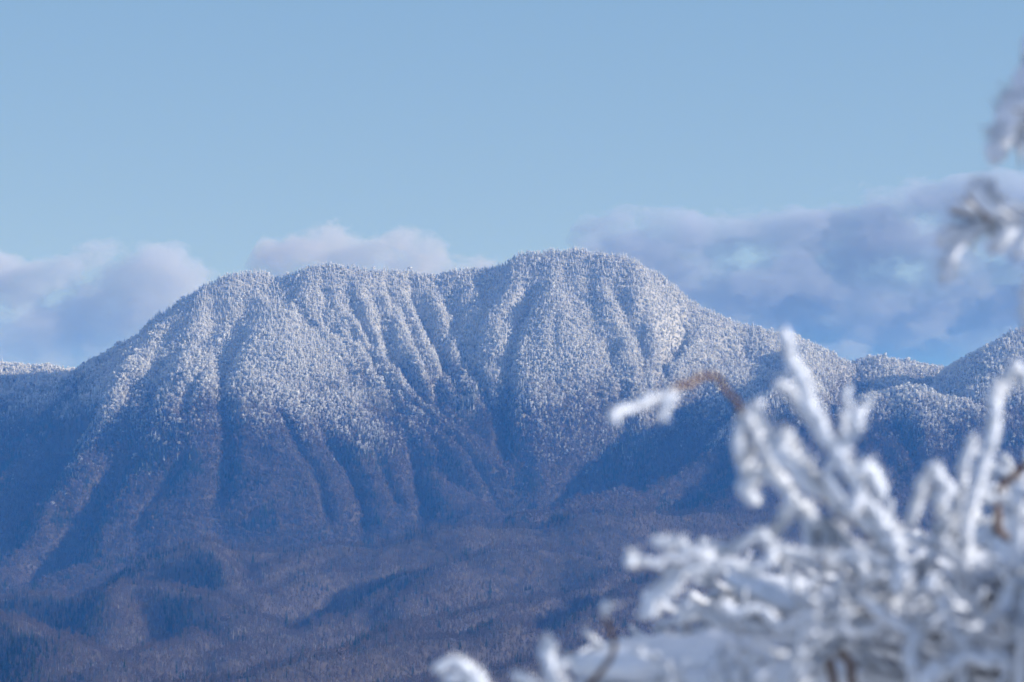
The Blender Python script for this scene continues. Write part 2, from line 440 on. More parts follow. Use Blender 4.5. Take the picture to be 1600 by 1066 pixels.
# ------------------------------------------------------------------ the woods
def wood_material(name, bare, rime, mottled=True):
    """twigs or needles that turn white where the tree carries rime"""
    m, nt, p = material(name)
    snow = inst_attr(nt, 'snow'); tone = inst_attr(nt, 'tone')
    pos = nt.new('ShaderNodeTexCoord').outputs['Object']
    n = nt.noise(pos, 5.0, 2)
    col = nt.ramp(tone, [(i / (len(bare) - 1), c) for i, c in enumerate(bare)])
    col = nt.mix(nt.math('MULTIPLY', n, .35), col, (.02, .018, .016, 1))
    f = nt.smooth(nt.math('ADD', snow, nt.math('MULTIPLY', nt.math('SUBTRACT', n, .5), 1.0)), .22, .82)
    nt.set(p.inputs['Base Color'], nt.mix(nt.math('MULTIPLY', f, .96), col, (*rime, 1)))
    return m
m_twig = wood_material('winter_twigs', [(.09, .074, .070), (.13, .100, .092), (.155, .115, .103), (.13, .115, .115)], (.84, .86, .90))
m_needle = wood_material('conifer_needles', [(.018, .035, .022), (.030, .052, .030), (.040, .058, .030)], (.84, .86, .90))
m_far_bark = wood_material('grey_bark', [(.12, .10, .09), (.24, .21, .19), (.42, .39, .36)], (.6, .62, .66))

def blade(verts, faces, mi, a, b, w, k):
    """a thin tapering three-cornered sliver from a to b"""
    d = b - a
    side = np.cross(d, rng.normal(size=3)); side /= np.linalg.norm(side) + 1e-9
    n = len(verts)
    verts += [a - side * w, a + side * w, b]
    faces.append((n, n + 1, n + 2)); mi.append(k)

def proto(name, build, mats):
    v, f, mi = [], [], []
    build(v, f, mi)
    me = mesh_from(name, np.array(v), np.array(f), mats, smooth=False, mat_idx=mi)
    return bpy.data.objects.new(name, me)

def crown_tree(seed, n_leaf, rx, z0, z1, size, stretch, trunk_w):
    r = np.random.default_rng(seed)
    def build(v, f, mi):
        for k in range(3):
            a = k * 2.1; blade(v, f, mi, np.array([.01 * math.cos(a), .01 * math.sin(a), 0.]), np.array([0, 0, z1 * .9]), trunk_w, 1)
        lobes = [(r.normal(0, .3, 2) * rx, r.uniform(z0 + .1, z1 - .12), r.uniform(.45, .8)) for _ in range(6)]
        for k in range(n_leaf):
            c, cz, s = lobes[k % 6]
            q = r.normal(size=3); q /= np.linalg.norm(q); q *= r.uniform(.6, 1) ** .5
            ctr = np.array([c[0] + q[0] * rx * s, c[1] + q[1] * rx * s, cz + q[2] * (z1 - z0) * .33 * s])
            nrm = q + r.normal(0, .5, 3) + np.array([0, 0, .25]); nrm /= np.linalg.norm(nrm)
            t = np.cross(nrm, (0, 0, 1.)); t /= np.linalg.norm(t) + 1e-9
            b = np.cross(t, nrm)
            sz = size * r.uniform(.6, 1.3)
            n = len(v)
            an = r.uniform(0, 6.28)
            for j in range(3):
                aj = an + j * 2.1 + r.uniform(-.4, .4)
                v.append(ctr + t * math.cos(aj) * sz + b * math.sin(aj) * sz * stretch)
            f.append((n, n + 1, n + 2)); mi.append(0)
    return build

def bare_tree(seed, n_limb, n_twig, spread, w):
    r = np.random.default_rng(seed)
    def build(v, f, mi):
        for k in range(3): blade(v, f, mi, np.array([.008 * math.cos(k * 2.1), .008 * math.sin(k * 2.1), 0.]), np.array([0, 0, .92]), w * 1.3, 1)
        for k in range(n_limb):
            z = r.uniform(.28, .8); a = r.uniform(0, 6.28)
            root = np.array([0, 0, z]); out = np.array([math.cos(a), math.sin(a), 0]) * spread * r.uniform(.5, 1) * (1.15 - z)
            tip = root + out + np.array([0, 0, r.uniform(.12, .3)])
            blade(v, f, mi, root, tip, w * .7, 0)
            for j in range(n_twig):
                t = r.uniform(.25, 1); s = root + (tip - root) * t
                e = s + r.normal(0, .055, 3) * np.array([1, 1, .5]) + np.array([0, 0, r.uniform(.06, .17)])
                blade(v, f, mi, s, e, w * .75, 0)
    return build

def conifer(seed, tiers, rad, w):
    r = np.random.default_rng(seed)
    def build(v, f, mi):
        blade(v, f, mi, np.array([0, 0, 0.]), np.array([0, 0, 1.]), .02, 1)
        for i in range(tiers):
            z = .12 + .86 * i / tiers
            R = rad * (1.02 - z) * r.uniform(.8, 1.15) + .012
            nb = 7 if i < tiers * .6 else 5
            for k in range(nb):
                a = k * 6.283 / nb + r.uniform(0, 1)
                tip = np.array([math.cos(a) * R, math.sin(a) * R, z - R * r.uniform(.15, .6)])
                top = np.array([0, 0, z + .05]); side = np.array([-math.sin(a), math.cos(a), 0]) * R * w
                n = len(v)
                mid = tip * .62 + top * .38 + np.array([0, 0, .015])
                v.extend([top, mid - side, tip, mid + side])
                f.extend([(n, n + 1, n + 2), (n, n + 2, n + 3)]); mi.extend([0, 0])
    return build

PROTO = {'rimed': [], 'bare': [], 'conifer': []}
for k in range(5):
    PROTO['rimed'].append(proto('rimed_crown', crown_tree(100 + k, 230, .27 + .03 * (k % 3), .12, 1.0, .060, 1.35, .02), [m_twig, m_far_bark]))
for k in range(5):
    PROTO['bare'].append(proto('bare_crown', bare_tree(200 + k, 12, 8, .32 + .05 * (k % 3), .02), [m_twig, m_far_bark]))
for k in range(3):
    PROTO['bare'].append(proto('bare_crown', crown_tree(400 + k, 190, .30, .2, 1.0, .034, 3.6, .03), [m_twig, m_far_bark]))
for k in range(4):
    PROTO['conifer'].append(proto('conifer_crown', conifer(300 + k, 13, .20 + .03 * (k % 2), .42), [m_needle, m_far_bark]))

PROTO['slim'] = PROTO['bare'][:5]
def scatter_points(y0, y1, step):
    """jittered sites for trees, inside the view and a little around it, leaving out slopes that face away from it"""
    ys = np.arange(y0, y1, step)
    P = []
    for y in ys:
        half = y * 800 / F_PX * 1.10 + 40
        xs = np.arange(-half, half, step)
        P.append(np.stack([xs, np.full(xs.shape, y)], -1))
    P = np.concatenate(P) + rng.uniform(-.5, .5, (sum(map(len, P)), 2)) * step * 1.05
    z, who = height(P[:, 0], P[:, 1])
    zx, _ = height(P[:, 0] + 9, P[:, 1]); zy, _ = height(P[:, 0], P[:, 1] + 9)
    steep = np.sqrt(1 + ((zx - z) / 9) ** 2 + ((zy - z) / 9) ** 2)
    keep = rng.random(len(P)) < .62 * steep ** 1.6           # as many trees per slope area on steep ground as on flat
    return np.column_stack([P, z])[keep], who[keep]

# what the view can reach: the running skyline in each direction
AZ_N = 900
def skyline():
    az = np.linspace(-.26, .26, AZ_N)
    Y = np.arange(2300., 7400., 8.)
    X = Y[:, None] * np.tan(az)[None]
    Z = _bilin(GZ, X.ravel(), np.repeat(Y, AZ_N)).reshape(X.shape)
    e = (Z - CAM_Z) / Y[:, None]
    return az, Y, np.maximum.accumulate(e, 0)
_az, _Y, _sky = skyline()
def reachable(P, tall):
    i = np.clip(((np.arctan2(P[:, 0], P[:, 1]) - _az[0]) / (_az[1] - _az[0])).astype(int), 0, AZ_N - 1)
    j = np.clip(((P[:, 1] - 20 - _Y[0]) / 8).astype(int), 0, len(_Y) - 1)
    return (P[:, 2] + tall + 6 - CAM_Z) / P[:, 1] > _sky[j, i]

def wood(name, protos, P, hgt, snow, tone, label):
    n = len(P)
    me = bpy.data.meshes.new(name)
    me.vertices.add(n); me.vertices.foreach_set('co', P.astype(np.float32).ravel())
    def attr(nm, typ, val, field='value'):
        a = me.attributes.new(nm, typ, 'POINT'); a.data.foreach_set(field, np.ascontiguousarray(val).ravel())
    attr('snow', 'FLOAT', snow.astype(np.float32)); attr('tone', 'FLOAT', tone.astype(np.float32))
    attr('kindex', 'INT', rng.integers(0, len(protos), n).astype(np.int32))
    wide = rng.uniform(.65, 1.25, n) * (.85 if 'conifer' in name else 1)
    attr('size', 'FLOAT_VECTOR', np.stack([hgt * wide, hgt * wide, hgt], -1).astype(np.float32), 'vector')
    attr('turn', 'FLOAT_VECTOR', np.stack([rng.normal(0, .05, n), rng.normal(0, .05, n), rng.uniform(0, 6.28, n)], -1).astype(np.float32), 'vector')
    o = link(name, me)
    coll = bpy.data.collections.new(name + '_kinds')
    for q in protos: coll.objects.link(q)
    g = bpy.data.node_groups.new(name, 'GeometryNodeTree')
    g.interface.new_socket('Geometry', in_out='INPUT', socket_type='NodeSocketGeometry')
    g.interface.new_socket('Geometry', in_out='OUTPUT', socket_type='NodeSocketGeometry')
    gi, go = g.nodes.new('NodeGroupInput'), g.nodes.new('NodeGroupOutput')
    ip = g.nodes.new('GeometryNodeInstanceOnPoints'); ci = g.nodes.new('GeometryNodeCollectionInfo')
    ci.inputs['Collection'].default_value = coll; ci.inputs['Separate Children'].default_value = True; ci.inputs['Reset Children'].default_value = True
    def na(nm, typ):
        a = g.nodes.new('GeometryNodeInputNamedAttribute'); a.data_type = typ; a.inputs[0].default_value = nm; return a.outputs[0]
    g.links.new(gi.outputs[0], ip.inputs['Points']); g.links.new(ci.outputs[0], ip.inputs['Instance'])
    ip.inputs['Pick Instance'].default_value = True
    g.links.new(na('kindex', 'INT'), ip.inputs['Instance Index'])
    e = g.nodes.new('FunctionNodeEulerToRotation'); g.links.new(na('turn', 'FLOAT_VECTOR'), e.inputs[0])
    g.links.new(e.outputs[0], ip.inputs['Rotation']); g.links.new(na('size', 'FLOAT_VECTOR'), ip.inputs['Scale'])
    g.links.new(ip.outputs[0], go.inputs[0])
    md = o.modifiers.new('trees', 'NODES'); md.node_group = g
    tag(o, label, kind='stuff')
    return o

def plant():
    A, wa = scatter_points(5150, 7350, 4.9)
    B, wb = scatter_points(2500, 5150, 5.6)
    P = np.concatenate([A, B]); who = np.concatenate([wa, wb])
    ok = reachable(P, 12)
    P, who = P[ok], who[ok]
    x, y, z = P.T
    # rime: heavy above, patchy below
    s = (z + 75 * fbm(x / 420, y / 420, 201, 3) + 28 * fbm(x / 45, y / 45, 207, 2) + 20) / 290 + .385
    # rime clings to exposed spurs and thins out in the gullies; evergreens favour the north side, set there to darken the shaded slopes
    ring = sum(height(x + a, y + b)[0] for a, b in ((70, 0), (-70, 0), (0, 70), (0, -70))) / 4
    proud = np.clip((z - ring) / 22, -1, 1)
    north_side = (height(x + 25, y)[0] - height(x - 25, y)[0]) / 50
    s = s + .16 * proud + np.where(who == 2, .14 * np.clip(proud, 0, 1), 0)
    s = np.where(who == 2, s - .25, s) + rng.normal(0, .13, len(P))
    s = np.clip(s, 0, 1.1)
    # conifers: on ridges high up, in patches below
    c = fbm(x / 210, y / 210, 231, 3) + .5 * fbm(x / 60, y / 60, 239, 2)
    pc = np.clip(.34 + .75 * (z - 120) / 250, 0, .72) + np.clip((c - .42) * 2.2, 0, .8)
    pc = np.where(who == 2, np.clip((c - .75) * 2.0, 0, .5) + .02, pc)
    pc = pc + np.where(z < 60, np.clip((north_side - .15) * 1.6, 0, .6), 0)
    con = rng.random(len(P)) < pc
    rim = ~con & (s + rng.normal(0, .10, len(P)) > np.where(who == 2, .22, .02))
    bare = ~con & ~rim
    tone = np.clip(.5 + .45 * fbm(x / 260, y / 260, 251, 3) + rng.normal(0, .2, len(P)), 0, 1)
    hgt = np.clip(rng.normal(8.0, 2.4, len(P)), 3.8, 17)
    hgt = np.where(con, hgt * 1.28, hgt) * np.where(rng.random(len(P)) < .04, 1.4, 1.0); hgt = np.where(who == 2, hgt * 1.15, hgt)
    low = who == 2
    print('trees', len(P), con.sum(), rim.sum(), bare.sum())
    for nm, m, pr, lb in [
        ('rimed_mountain_wood', rim & ~low, 'rimed', 'rounded leafless trees white with rime all over the mountain face'),
        ('rimed_foothill_wood', rim & low, 'rimed', 'lightly frosted rounded trees on the upper foothills'),
        ('bare_mountain_wood', bare & ~low, 'bare', 'brown leafless wood on the lower mountain slopes'),
        ('bare_foothill_wood', bare & low, 'slim', 'brown leafless wood covering the foothills'),
        ('mountain_conifer_wood', con & ~low, 'conifer', 'snowy pointed conifers mixed through the mountain forest'),
        ('foothill_conifer_wood', con & low, 'conifer', 'dark conifer patches among the brown foothill wood')]:
        if m.sum(): wood(nm, PROTO[pr], P[m], hgt[m], s[m], tone[m], lb)
plant()
# ------------------------------------------------------------------ the air
def haze():
    x0, x1, y0, y1, z0, z1 = -30400, 30400, -3400, 30400, float(GZ.min()) - 2.0, float(GZ.max()) + 30.0
    v = [(x, y, z) for z in (z0, z1) for y in (y0, y1) for x in (x0, x1)]
    f = [(0, 2, 3, 1), (4, 5, 7, 6), (0, 1, 5, 4), (2, 6, 7, 3), (0, 4, 6, 2), (1, 3, 7, 5)]
    m = bpy.data.materials.new('blue_air'); m.use_nodes = True
    t = m.node_tree; t.nodes.remove(t.nodes['Principled BSDF'])
    pv = t.nodes.new('ShaderNodeVolumePrincipled')
    pv.inputs['Color'].default_value = HAZE_COLOR
    pv.inputs['Absorption Color'].default_value = (1, 1, 1, 1)
    pv.inputs['Density'].default_value = HAZE_DENSITY
    pv.inputs['Anisotropy'].default_value = 0.0
    t.links.new(pv.outputs[0], t.nodes['Material Output'].inputs['Volume'])
    tag(link('haze', mesh_from('haze', v, f, [m], smooth=False)), 'thin blue air between the viewer and the far mountain', kind='stuff')
haze()
# ------------------------------------------------------------------ the clouds, far beyond the mountain and above the air layer
def cloud(label, top, Yc, half, dens, seed, soft=120., rag=1.0, base_z=None, feather=(90, 90), tone=(.84, .92, 1.0, 1)):
    """top: outline of the cloud's crest [(px, py)]; half: half its depth in metres"""
    scale = Yc / F_PX
    P = unproject([q[0] for q in top], [q[1] for q in top], Yc)
    x0, x1 = P[0, 0], P[-1, 0]
    zb = max(base_z if base_z is not None else 0, float(GZ.max()) + 45)
    pad = soft * .9
    xs = np.linspace(x0, x1, 70)
    zt = np.interp(xs, P[:, 0], P[:, 2]) + pad
    ends = np.clip(np.minimum(xs - x0, x1 - xs) / (feather[0] * scale), 0, 1) ** .5
    th = np.linspace(0, math.pi, 15)
    V, Fc = [], []
    for i, x in enumerate(xs):
        hz = max((zt[i] - zb) * (.15 + .85 * ends[i]), 5)
        for t in th:
            V.append((x, Yc - half * math.cos(t) * (.3 + .7 * ends[i]), zb + hz * math.sin(t) ** .7))
    n = len(th)
    for i in range(len(xs) - 1):
        for k in range(n):
            a, b = i * n + k, i * n + (k + 1) % n
            Fc.append((a, b + n, b)); Fc.append((a, a + n, b + n))
    for i in (0, len(xs) - 1):
        for k in range(1, n - 1):
            q = (i * n, i * n + k, i * n + k + 1)
            Fc.append(q[::-1] if i else q)
    m = bpy.data.materials.new('cloud_vapour'); m.use_nodes = True
    t = m.node_tree; t.nodes.remove(t.nodes['Principled BSDF'])
    nt = NT(t)
    pos = geo_pos(nt)
    sp = nt.new('ShaderNodeSeparateXYZ'); nt.set(sp.inputs[0], pos)
    fc = nt.new('ShaderNodeFloatCurve')
    zlo, zhi = zb, float(P[:, 2].max()) + 10
    cu = fc.mapping.curves[0]
    while len(cu.points) < len(P): cu.points.new(.5, .5)
    for q, (x, _, z) in zip(cu.points, P):
        q.location = ((x - x0) / (x1 - x0), (z - zlo) / (zhi - zlo))
    fc.mapping.update()
    u = nt.math('DIVIDE', nt.math('SUBTRACT', sp.outputs[0], x0), x1 - x0)
    nt.set(fc.inputs['Value'], u)
    topz = nt.math('MULTIPLY_ADD', fc.outputs[0], zhi - zlo, zlo)
    yy = nt.math('DIVIDE', nt.math('SUBTRACT', sp.outputs[1], Yc), half)
    fall = nt.math('SUBTRACT', 1.0, nt.math('MULTIPLY', yy, yy), clamp=True)
    # vapour streams to the right and is torn finer towards its edges
    mp = nt.new('ShaderNodeMapping'); nt.set(mp.inputs[0], pos)
    mp.inputs['Location'].default_value = (seed * 1731.0, 0, 0)
    mp.inputs['Rotation'].default_value = (0, math.radians(14), 0)
    mp.inputs['Scale'].default_value = (.75, .75, 1.2)
    nz = nt.noise(mp.outputs[0], 1 / 560., 9, .62)
    edge = nt.math('MINIMUM', nt.math('SUBTRACT', sp.outputs[0], x0 + feather[0] * scale * .35), nt.math('SUBTRACT', x1 - feather[1] * scale * .35, sp.outputs[0]))
    h = nt.math('DIVIDE', nt.math('SUBTRACT', topz, sp.outputs[2]), soft)
    h = nt.math('MINIMUM', h, nt.math('DIVIDE', edge, soft * 1.6))
    h = nt.math('MINIMUM', h, 1.5)
    h = nt.math('ADD', h, nt.math('MULTIPLY', nt.math('SUBTRACT', nz, .52), 11.0 * rag))
    h = nt.math('SUBTRACT', h, nt.math('MULTIPLY', nt.math('SUBTRACT', 1.0, fall), 2.5))
    d = nt.math('MULTIPLY', nt.smooth(h, 0.0, .9), dens)
    pv = nt.new('ShaderNodeVolumePrincipled')
    pv.inputs['Color'].default_value = tone  # greyed albedo stands in for shade and haze on the cloud
    pv.inputs['Anisotropy'].default_value = 0.1
    nt.set(pv.inputs['Density'], d)
    nt.set(t.nodes['Material Output'].inputs['Volume'], pv.outputs[0])
    m.cycles.volume_step_rate = CLOUD_STEP
    o = link('cloud', mesh_from('cloud', V, Fc, [m]))
    # rest the Blender origin in the middle of the cloud
    c = Vector(((x0 + x1) / 2, Yc, zb)); o.data.transform(Matrix.Translation(-c)); o.location = c
    tag(o, label, 'cloud', 'clouds behind the mountain')
CLOUD_STEP = .12
cloud('long soft cloud bank low on the far left beyond the mountain', [(-420,372),(-250,360),(-100,372),(0,378),(60,390),(130,388),(200,382),(260,384),(310,404),(350,430),(400,450)], 27000, 650, .0024, 1, tone=(.78, .82, .92, 1), feather=(20, 90))
cloud('rounded pinkish cloud rising behind the dip between the two summits', [(330,440),(360,405),(400,375),(450,368),(500,352),(560,346),(620,354),(660,370),(720,382),(780,395),(840,400),(900,420)], 29000, 700, .0022, 2, tone=(.82, .82, .88, 1), soft=130.)
cloud('wide grey blue cloud sheet with torn top spreading over the right', [(820,400),(870,358),(930,340),(1000,335),(1060,318),(1110,340),(1180,330),(1250,318),(1320,300),(1400,285),(1500,268),(1600,255),(1750,240),(2000,240)], 28000, 750, .0021, 3, soft=150., rag=1.15, feather=(90, 20), tone=(.66, .72, .86, 1))
cloud('pale low veil of cloud stretched flat along the horizon behind everything', [(-500,470),(-100,470),(200,450),(600,460),(1000,440),(1200,430),(1450,440),(1700,420),(2100,430)], 31000, 900, .0018, 4, soft=330., rag=.15, feather=(60, 60), tone=(.60, .69, .82, 1))
# ------------------------------------------------------------------ the frosted shrubs and tree beside the viewer
m_rime, nt, p = material('rime_ice')
tc = nt.new('ShaderNodeTexCoord').outputs['Object']
nt.set(p.inputs['Base Color'], nt.ramp(nt.noise(tc, 60, 4, .65), [(.3, (.73, .80, .93)), (.7, (.83, .88, .97))]))
p.inputs['Roughness'].default_value = .6
bp = nt.new('ShaderNodeBump'); bp.inputs['Strength'].default_value = .6; bp.inputs['Distance'].default_value = .003
nt.set(bp.inputs['Height'], nt.noise(tc, 260, 5, .7)); nt.set(p.inputs['Normal'], bp.outputs[0])
m_bark, nt, p = material('reddish_bark')
tc = nt.new('ShaderNodeTexCoord').outputs['Object']
nt.set(p.inputs['Base Color'], nt.ramp(nt.noise(tc, 90, 4, .6), [(.3, (.10, .066, .055)), (.7, (.20, .135, .115))]))

WIND = np.array([.50, -.35, .78]); WIND /= np.linalg.norm(WIND)

def resample(pts, step):
    """smooth curve through the points, evenly stepped"""
    P = np.asarray(pts, float)
    Q = np.vstack([2 * P[0] - P[1], P, 2 * P[-1] - P[-2]])
    out = []
    for i in range(1, len(Q) - 2):
        n = max(2, int(np.linalg.norm(Q[i + 1] - Q[i]) / step))
        t = np.linspace(0, 1, n, endpoint=False)[:, None]
        a, b, c, d = Q[i - 1], Q[i], Q[i + 1], Q[i + 2]
        out.append(.5 * ((2 * b) + (-a + c) * t + (2 * a - 5 * b + 4 * c - d) * t ** 2 + (-a + 3 * b - 3 * c + d) * t ** 3))
    out.append(Q[-2:-1])
    return np.vstack(out)

def tube(C, R, seg=9, lump=0.0, cell=.012, seed=0):
    """a closed tube along C with radii R; lump: how knobbly"""
    n = len(C)
    T = np.gradient(C, axis=0); T /= np.linalg.norm(T, axis=1)[:, None] + 1e-12
    ref = np.array([.3, .9, .2]) if abs(T[:, 1]).mean() < .8 else np.array([1., 0, .2])
    U = np.cross(T, ref); U /= np.linalg.norm(U, axis=1)[:, None] + 1e-12
    W = np.cross(T, U)
    a = np.arange(seg) * 2 * math.pi / seg
    dirs = U[:, None] * np.cos(a)[None, :, None] + W[:, None] * np.sin(a)[None, :, None]
    s = np.concatenate([[0], np.cumsum(np.linalg.norm(np.diff(C, axis=0), axis=1))])
    rr = np.repeat(np.asarray(R)[:, None], seg, 1)
    if lump:
        A, S = np.meshgrid(a, s)
        along = noise2(s / (cell * 2.6), s * 0 + seed * 3.1, seed)[:, None]
        ca, sa = np.cos(A) * 1.3, np.sin(A) * 1.3
        nz = noise2(S / cell + ca, sa + seed * 7.3, seed + 3) + .6 * noise2(S / cell * 2.3 + sa, ca * 2 + seed, seed + 5)
        rr = rr * np.clip(1 + lump * (.75 * along + .75 * nz), .18, 2.6)
    V = C[:, None] + dirs * rr[..., None]
    V = V.reshape(-1, 3)
    f = []
    i = np.arange(n - 1)[:, None] * seg; k = np.arange(seg)[None]; k2 = (k + 1) % seg
    q = np.stack([i + k, i + k2, i + seg + k2, i + seg + k], -1).reshape(-1, 4)
    tri = np.concatenate([q[:, [0, 1, 2]], q[:, [0, 2, 3]]])
    e0, e1 = len(V), len(V) + 1
    V = np.vstack([V, C[0] - T[0] * R[0] * .5, C[-1] + T[-1] * R[-1] * .7])
    kk = np.arange(seg); kk2 = (kk + 1) % seg
    caps = np.concatenate([np.stack([kk * 0 + e0, kk2, kk], -1), np.stack([kk * 0 + e1, (n - 1) * seg + kk, (n - 1) * seg + kk2], -1)])
    return V, np.concatenate([tri, caps])

def merge(parts):
    V, Fc, M, o = [], [], [], 0
    for v, f, m in parts:
        V.append(v); Fc.append(f + o); M.append(np.full(len(f), m)); o += len(v)
    return np.vstack(V), np.vstack(Fc), np.concatenate(M)

_seed = [0]
def rime_parts(C, r, ends=(.7, 1.0), lump=.42, off=.35, bark=.34, step_mat=(0, 1), hang=0):
    """bark core and a knobbly coat grown out of the wind's side"""
    _seed[0] += 1; sd = _seed[0]
    n = len(C); t = np.linspace(0, 1, n)
    R = r * (ends[0] + (ends[1] - ends[0]) * t)
    R = R * np.clip(np.minimum(t * n / 3 + .5, (1 - t) * n / 3 + .55), 0, 1)
    core = tube(C, R * bark + .0008, 6)
    coat = tube(C + WIND * (R * off)[:, None], R * .88, 10, lump, max(r * 1.1, .006), sd)
    # ice feathers standing out of the coat, longest into the wind
    q = np.random.default_rng(sd)
    L = np.linalg.norm(np.diff(C, axis=0), axis=1).sum()
    m = int(min(L / .0011, 420))
    i = q.integers(0, n, m)
    d = q.normal(size=(m, 3)) + WIND * .7; d /= np.linalg.norm(d, axis=1)[:, None]
    b0 = C[i] + WIND * (R[i] * off)[:, None] + d * (R[i] * .5)[:, None]
    tip = b0 + d * (R[i] * q.uniform(.6, 2.0, m) + .001)[:, None]
    s1 = np.cross(d, q.normal(size=(m, 3))); s1 /= np.linalg.norm(s1, axis=1)[:, None]
    s2 = np.cross(d, s1); w = (R[i] * q.uniform(.16, .34, m) + .0004)[:, None]
    FV = np.stack([b0 + s1 * w, b0 - s1 * w * .5 + s2 * w * .87, b0 - s1 * w * .5 - s2 * w * .87, tip], 1).reshape(-1, 3)
    k4 = np.arange(m)[:, None] * 4
    FF = np.concatenate([k4 + [[0, 1, 3]], k4 + [[1, 2, 3]], k4 + [[2, 0, 3]]]) + len(coat[0])
    coat = (np.vstack([coat[0], FV]), np.vstack([coat[1], FF]))
    return core, coat

def spray(seed, L, r, forks, curve=.2):
    """one leafless twig with side shoots, all rimed, growing along +X"""
    q = np.random.default_rng(seed)
    parts = []
    def shoot(a, d, L, r, depth):
        n = 5
        pts = [a]
        for i in range(n):
            d = d + q.normal(0, curve * .5, 3) + np.array([0, 0, .02]); d /= np.linalg.norm(d)
            pts.append(pts[-1] + d * L / n)
        C = resample(pts, max(.0035, r * .35))
        core, coat = rime_parts(C, r, (.75, 1.15), lump=.5)
        parts.append((*core, 0)); parts.append((*coat, 1))
        if depth:
            for k in range(depth):
                t = q.uniform(.2, .92); b = C[int(t * (len(C) - 1))]
                dd = d + q.normal(0, .85, 3); dd /= np.linalg.norm(dd)
                shoot(b, dd, L * q.uniform(.22, .5), r * q.uniform(.65, 1.0), 1 if depth > 3 and q.random() < .4 else 0)
    shoot(np.zeros(3), np.array([1., 0, 0]), L, r, forks)
    V, Fc, M = merge(parts)
    return mesh_from('twig', V, Fc, [m_bark, m_rime], mat_idx=M)

SPRAYS = [spray(900 + k, .13 + .02 * (k % 5), .0058 + .0009 * (k % 3), 3 + k % 4) for k in range(14)]

def orient(d, roll=0.):
    d = Vector(d).normalized()
    return d.to_track_quat('X', 'Z').to_matrix().to_4x4() @ Matrix.Rotation(roll, 4, 'X')

FG = random.Random(5)
class Plant:
    def __init__(s, name, at, label, cat):
        z = float(height(np.array([at[0]]), np.array([at[1]]))[0][0]) - .02
        s.base = Vector((at[0], at[1], z))
        s.root = link(name, None); s.root.location = s.base
        tag(s.root, label, cat); s.ntw = 0; s.slim = cat == 'shrub'
        if cat == 'shrub': s.root['group'] = 'frosted shrubs beside the viewer'
    def branch(s, P, r, name='branch', ends=(1.0, .85), lump=.48, off=.5, bark=.42, twigs=0, tw_scale=1., coat=(0, 1), up=0., bias=None, label=None):
        P = [Vector(q) for q in P]
        r = r * (.93 if s.slim else 1.35)
        if s.slim:                                     # knees between the joints, as twigs have
            Q = [P[0]]
            for a, b_ in zip(P, P[1:]):
                g = (b_ - a).length * .12
                Q += [a.lerp(b_, FG.uniform(.35, .65)) + Vector((FG.gauss(0, g), 0, FG.gauss(0, g))), b_]
            P = Q
        o0 = P[0]
        C = resample([q - o0 for q in P], max(.004, r * .33))
        core, cover = rime_parts(C, r, ends, lump, off, bark)
        b = link(name, mesh_from(name, *core, [m_bark]), s.root); b.location = o0 - s.base
        if label: b['label'] = label
        if coat is not None:
            i0, i1 = int(coat[0] * (len(C) - 1)), int(coat[1] * (len(C) - 1)) + 1
            if i1 - i0 > 3:
                cc, cv = rime_parts(C[i0:i1], r, ends, lump, off, bark)
                link('rime', mesh_from('rime', *cv, [m_rime]), b)
        for k in range(twigs):
            if s.ntw >= 290: break
            s.ntw += 1
            t = FG.uniform(.12, 1.0) if k else 1.0
            i = min(int(t * (len(C) - 1)), len(C) - 2)
            d = Vector(C[i + 1] - C[i]).normalized()
            d = d * FG.uniform(.3, 1.2) + Vector((FG.gauss(0, .7), FG.gauss(0, .6), FG.gauss(0, .34) + up))
            if bias is not None: d += Vector(bias)
            tw = link('twig', FG.choice(SPRAYS), b)
            tw.matrix_local = Matrix.Translation(Vector(C[i])) @ orient(d, FG.uniform(0, 6.28)) @ Matrix.Scale(tw_scale * FG.uniform(.6, 1.15), 4)
        return C + np.array(o0)
    def px(s, pts, d, r_px, **kw):
        """branch through photograph pixels at distance d (one value or one per point)"""
        dd = d if isinstance(d, (list, tuple)) else [d] * len(pts)
        if len(dd) == 2 and len(pts) != 2: dd = list(np.linspace(dd[0], dd[1], len(pts)))
        P = [unproject(q[0], q[1], e) for q, e in zip(pts, dd)]
        return s.branch(P, r_px * float(np.mean(dd)) / F_PX, **kw)
    def stem(s, end, r, name='stem', **kw):
        e = Vector(end); b = s.base
        mid1 = b.lerp(e, .35) + Vector((FG.uniform(-.04, .04), FG.uniform(-.04, .04), .04)); mid2 = b.lerp(e, .72) + Vector((FG.uniform(-.04, .04), 0, .06))
        return s.branch([b, mid1, mid2, e], r, name, ends=(1.3, .8), lump=.25, off=.25, bark=.6, **kw)

def up(px, py, d): return Vector(unproject(px, py, d))

# --- the front shrub, its twigs standing against the mountain
A = Plant('frosted_shrub', (.62, 4.15), 'near shrub thick with white rime, its tall bent twigs standing against the mountain', 'shrub')
hubs = {k: up(*v) for k, v in dict(a=(1400, 930, 4.0), b=(1500, 900, 4.1), c=(1290, 1000, 4.0), d=(1180, 1110, 3.9), e=(1600, 960, 4.0), f=(900, 1110, 3.9), g=(1440, 1080, 4.0)).items()}
for k, r in dict(a=.014, b=.014, c=.012, d=.010, e=.014, f=.008, g=.012).items(): A.stem(hubs[k], r)
H = dict(a=(1400, 930), b=(1500, 900), c=(1290, 1000), d=(1180, 1110), e=(1600, 960), f=(900, 1110))
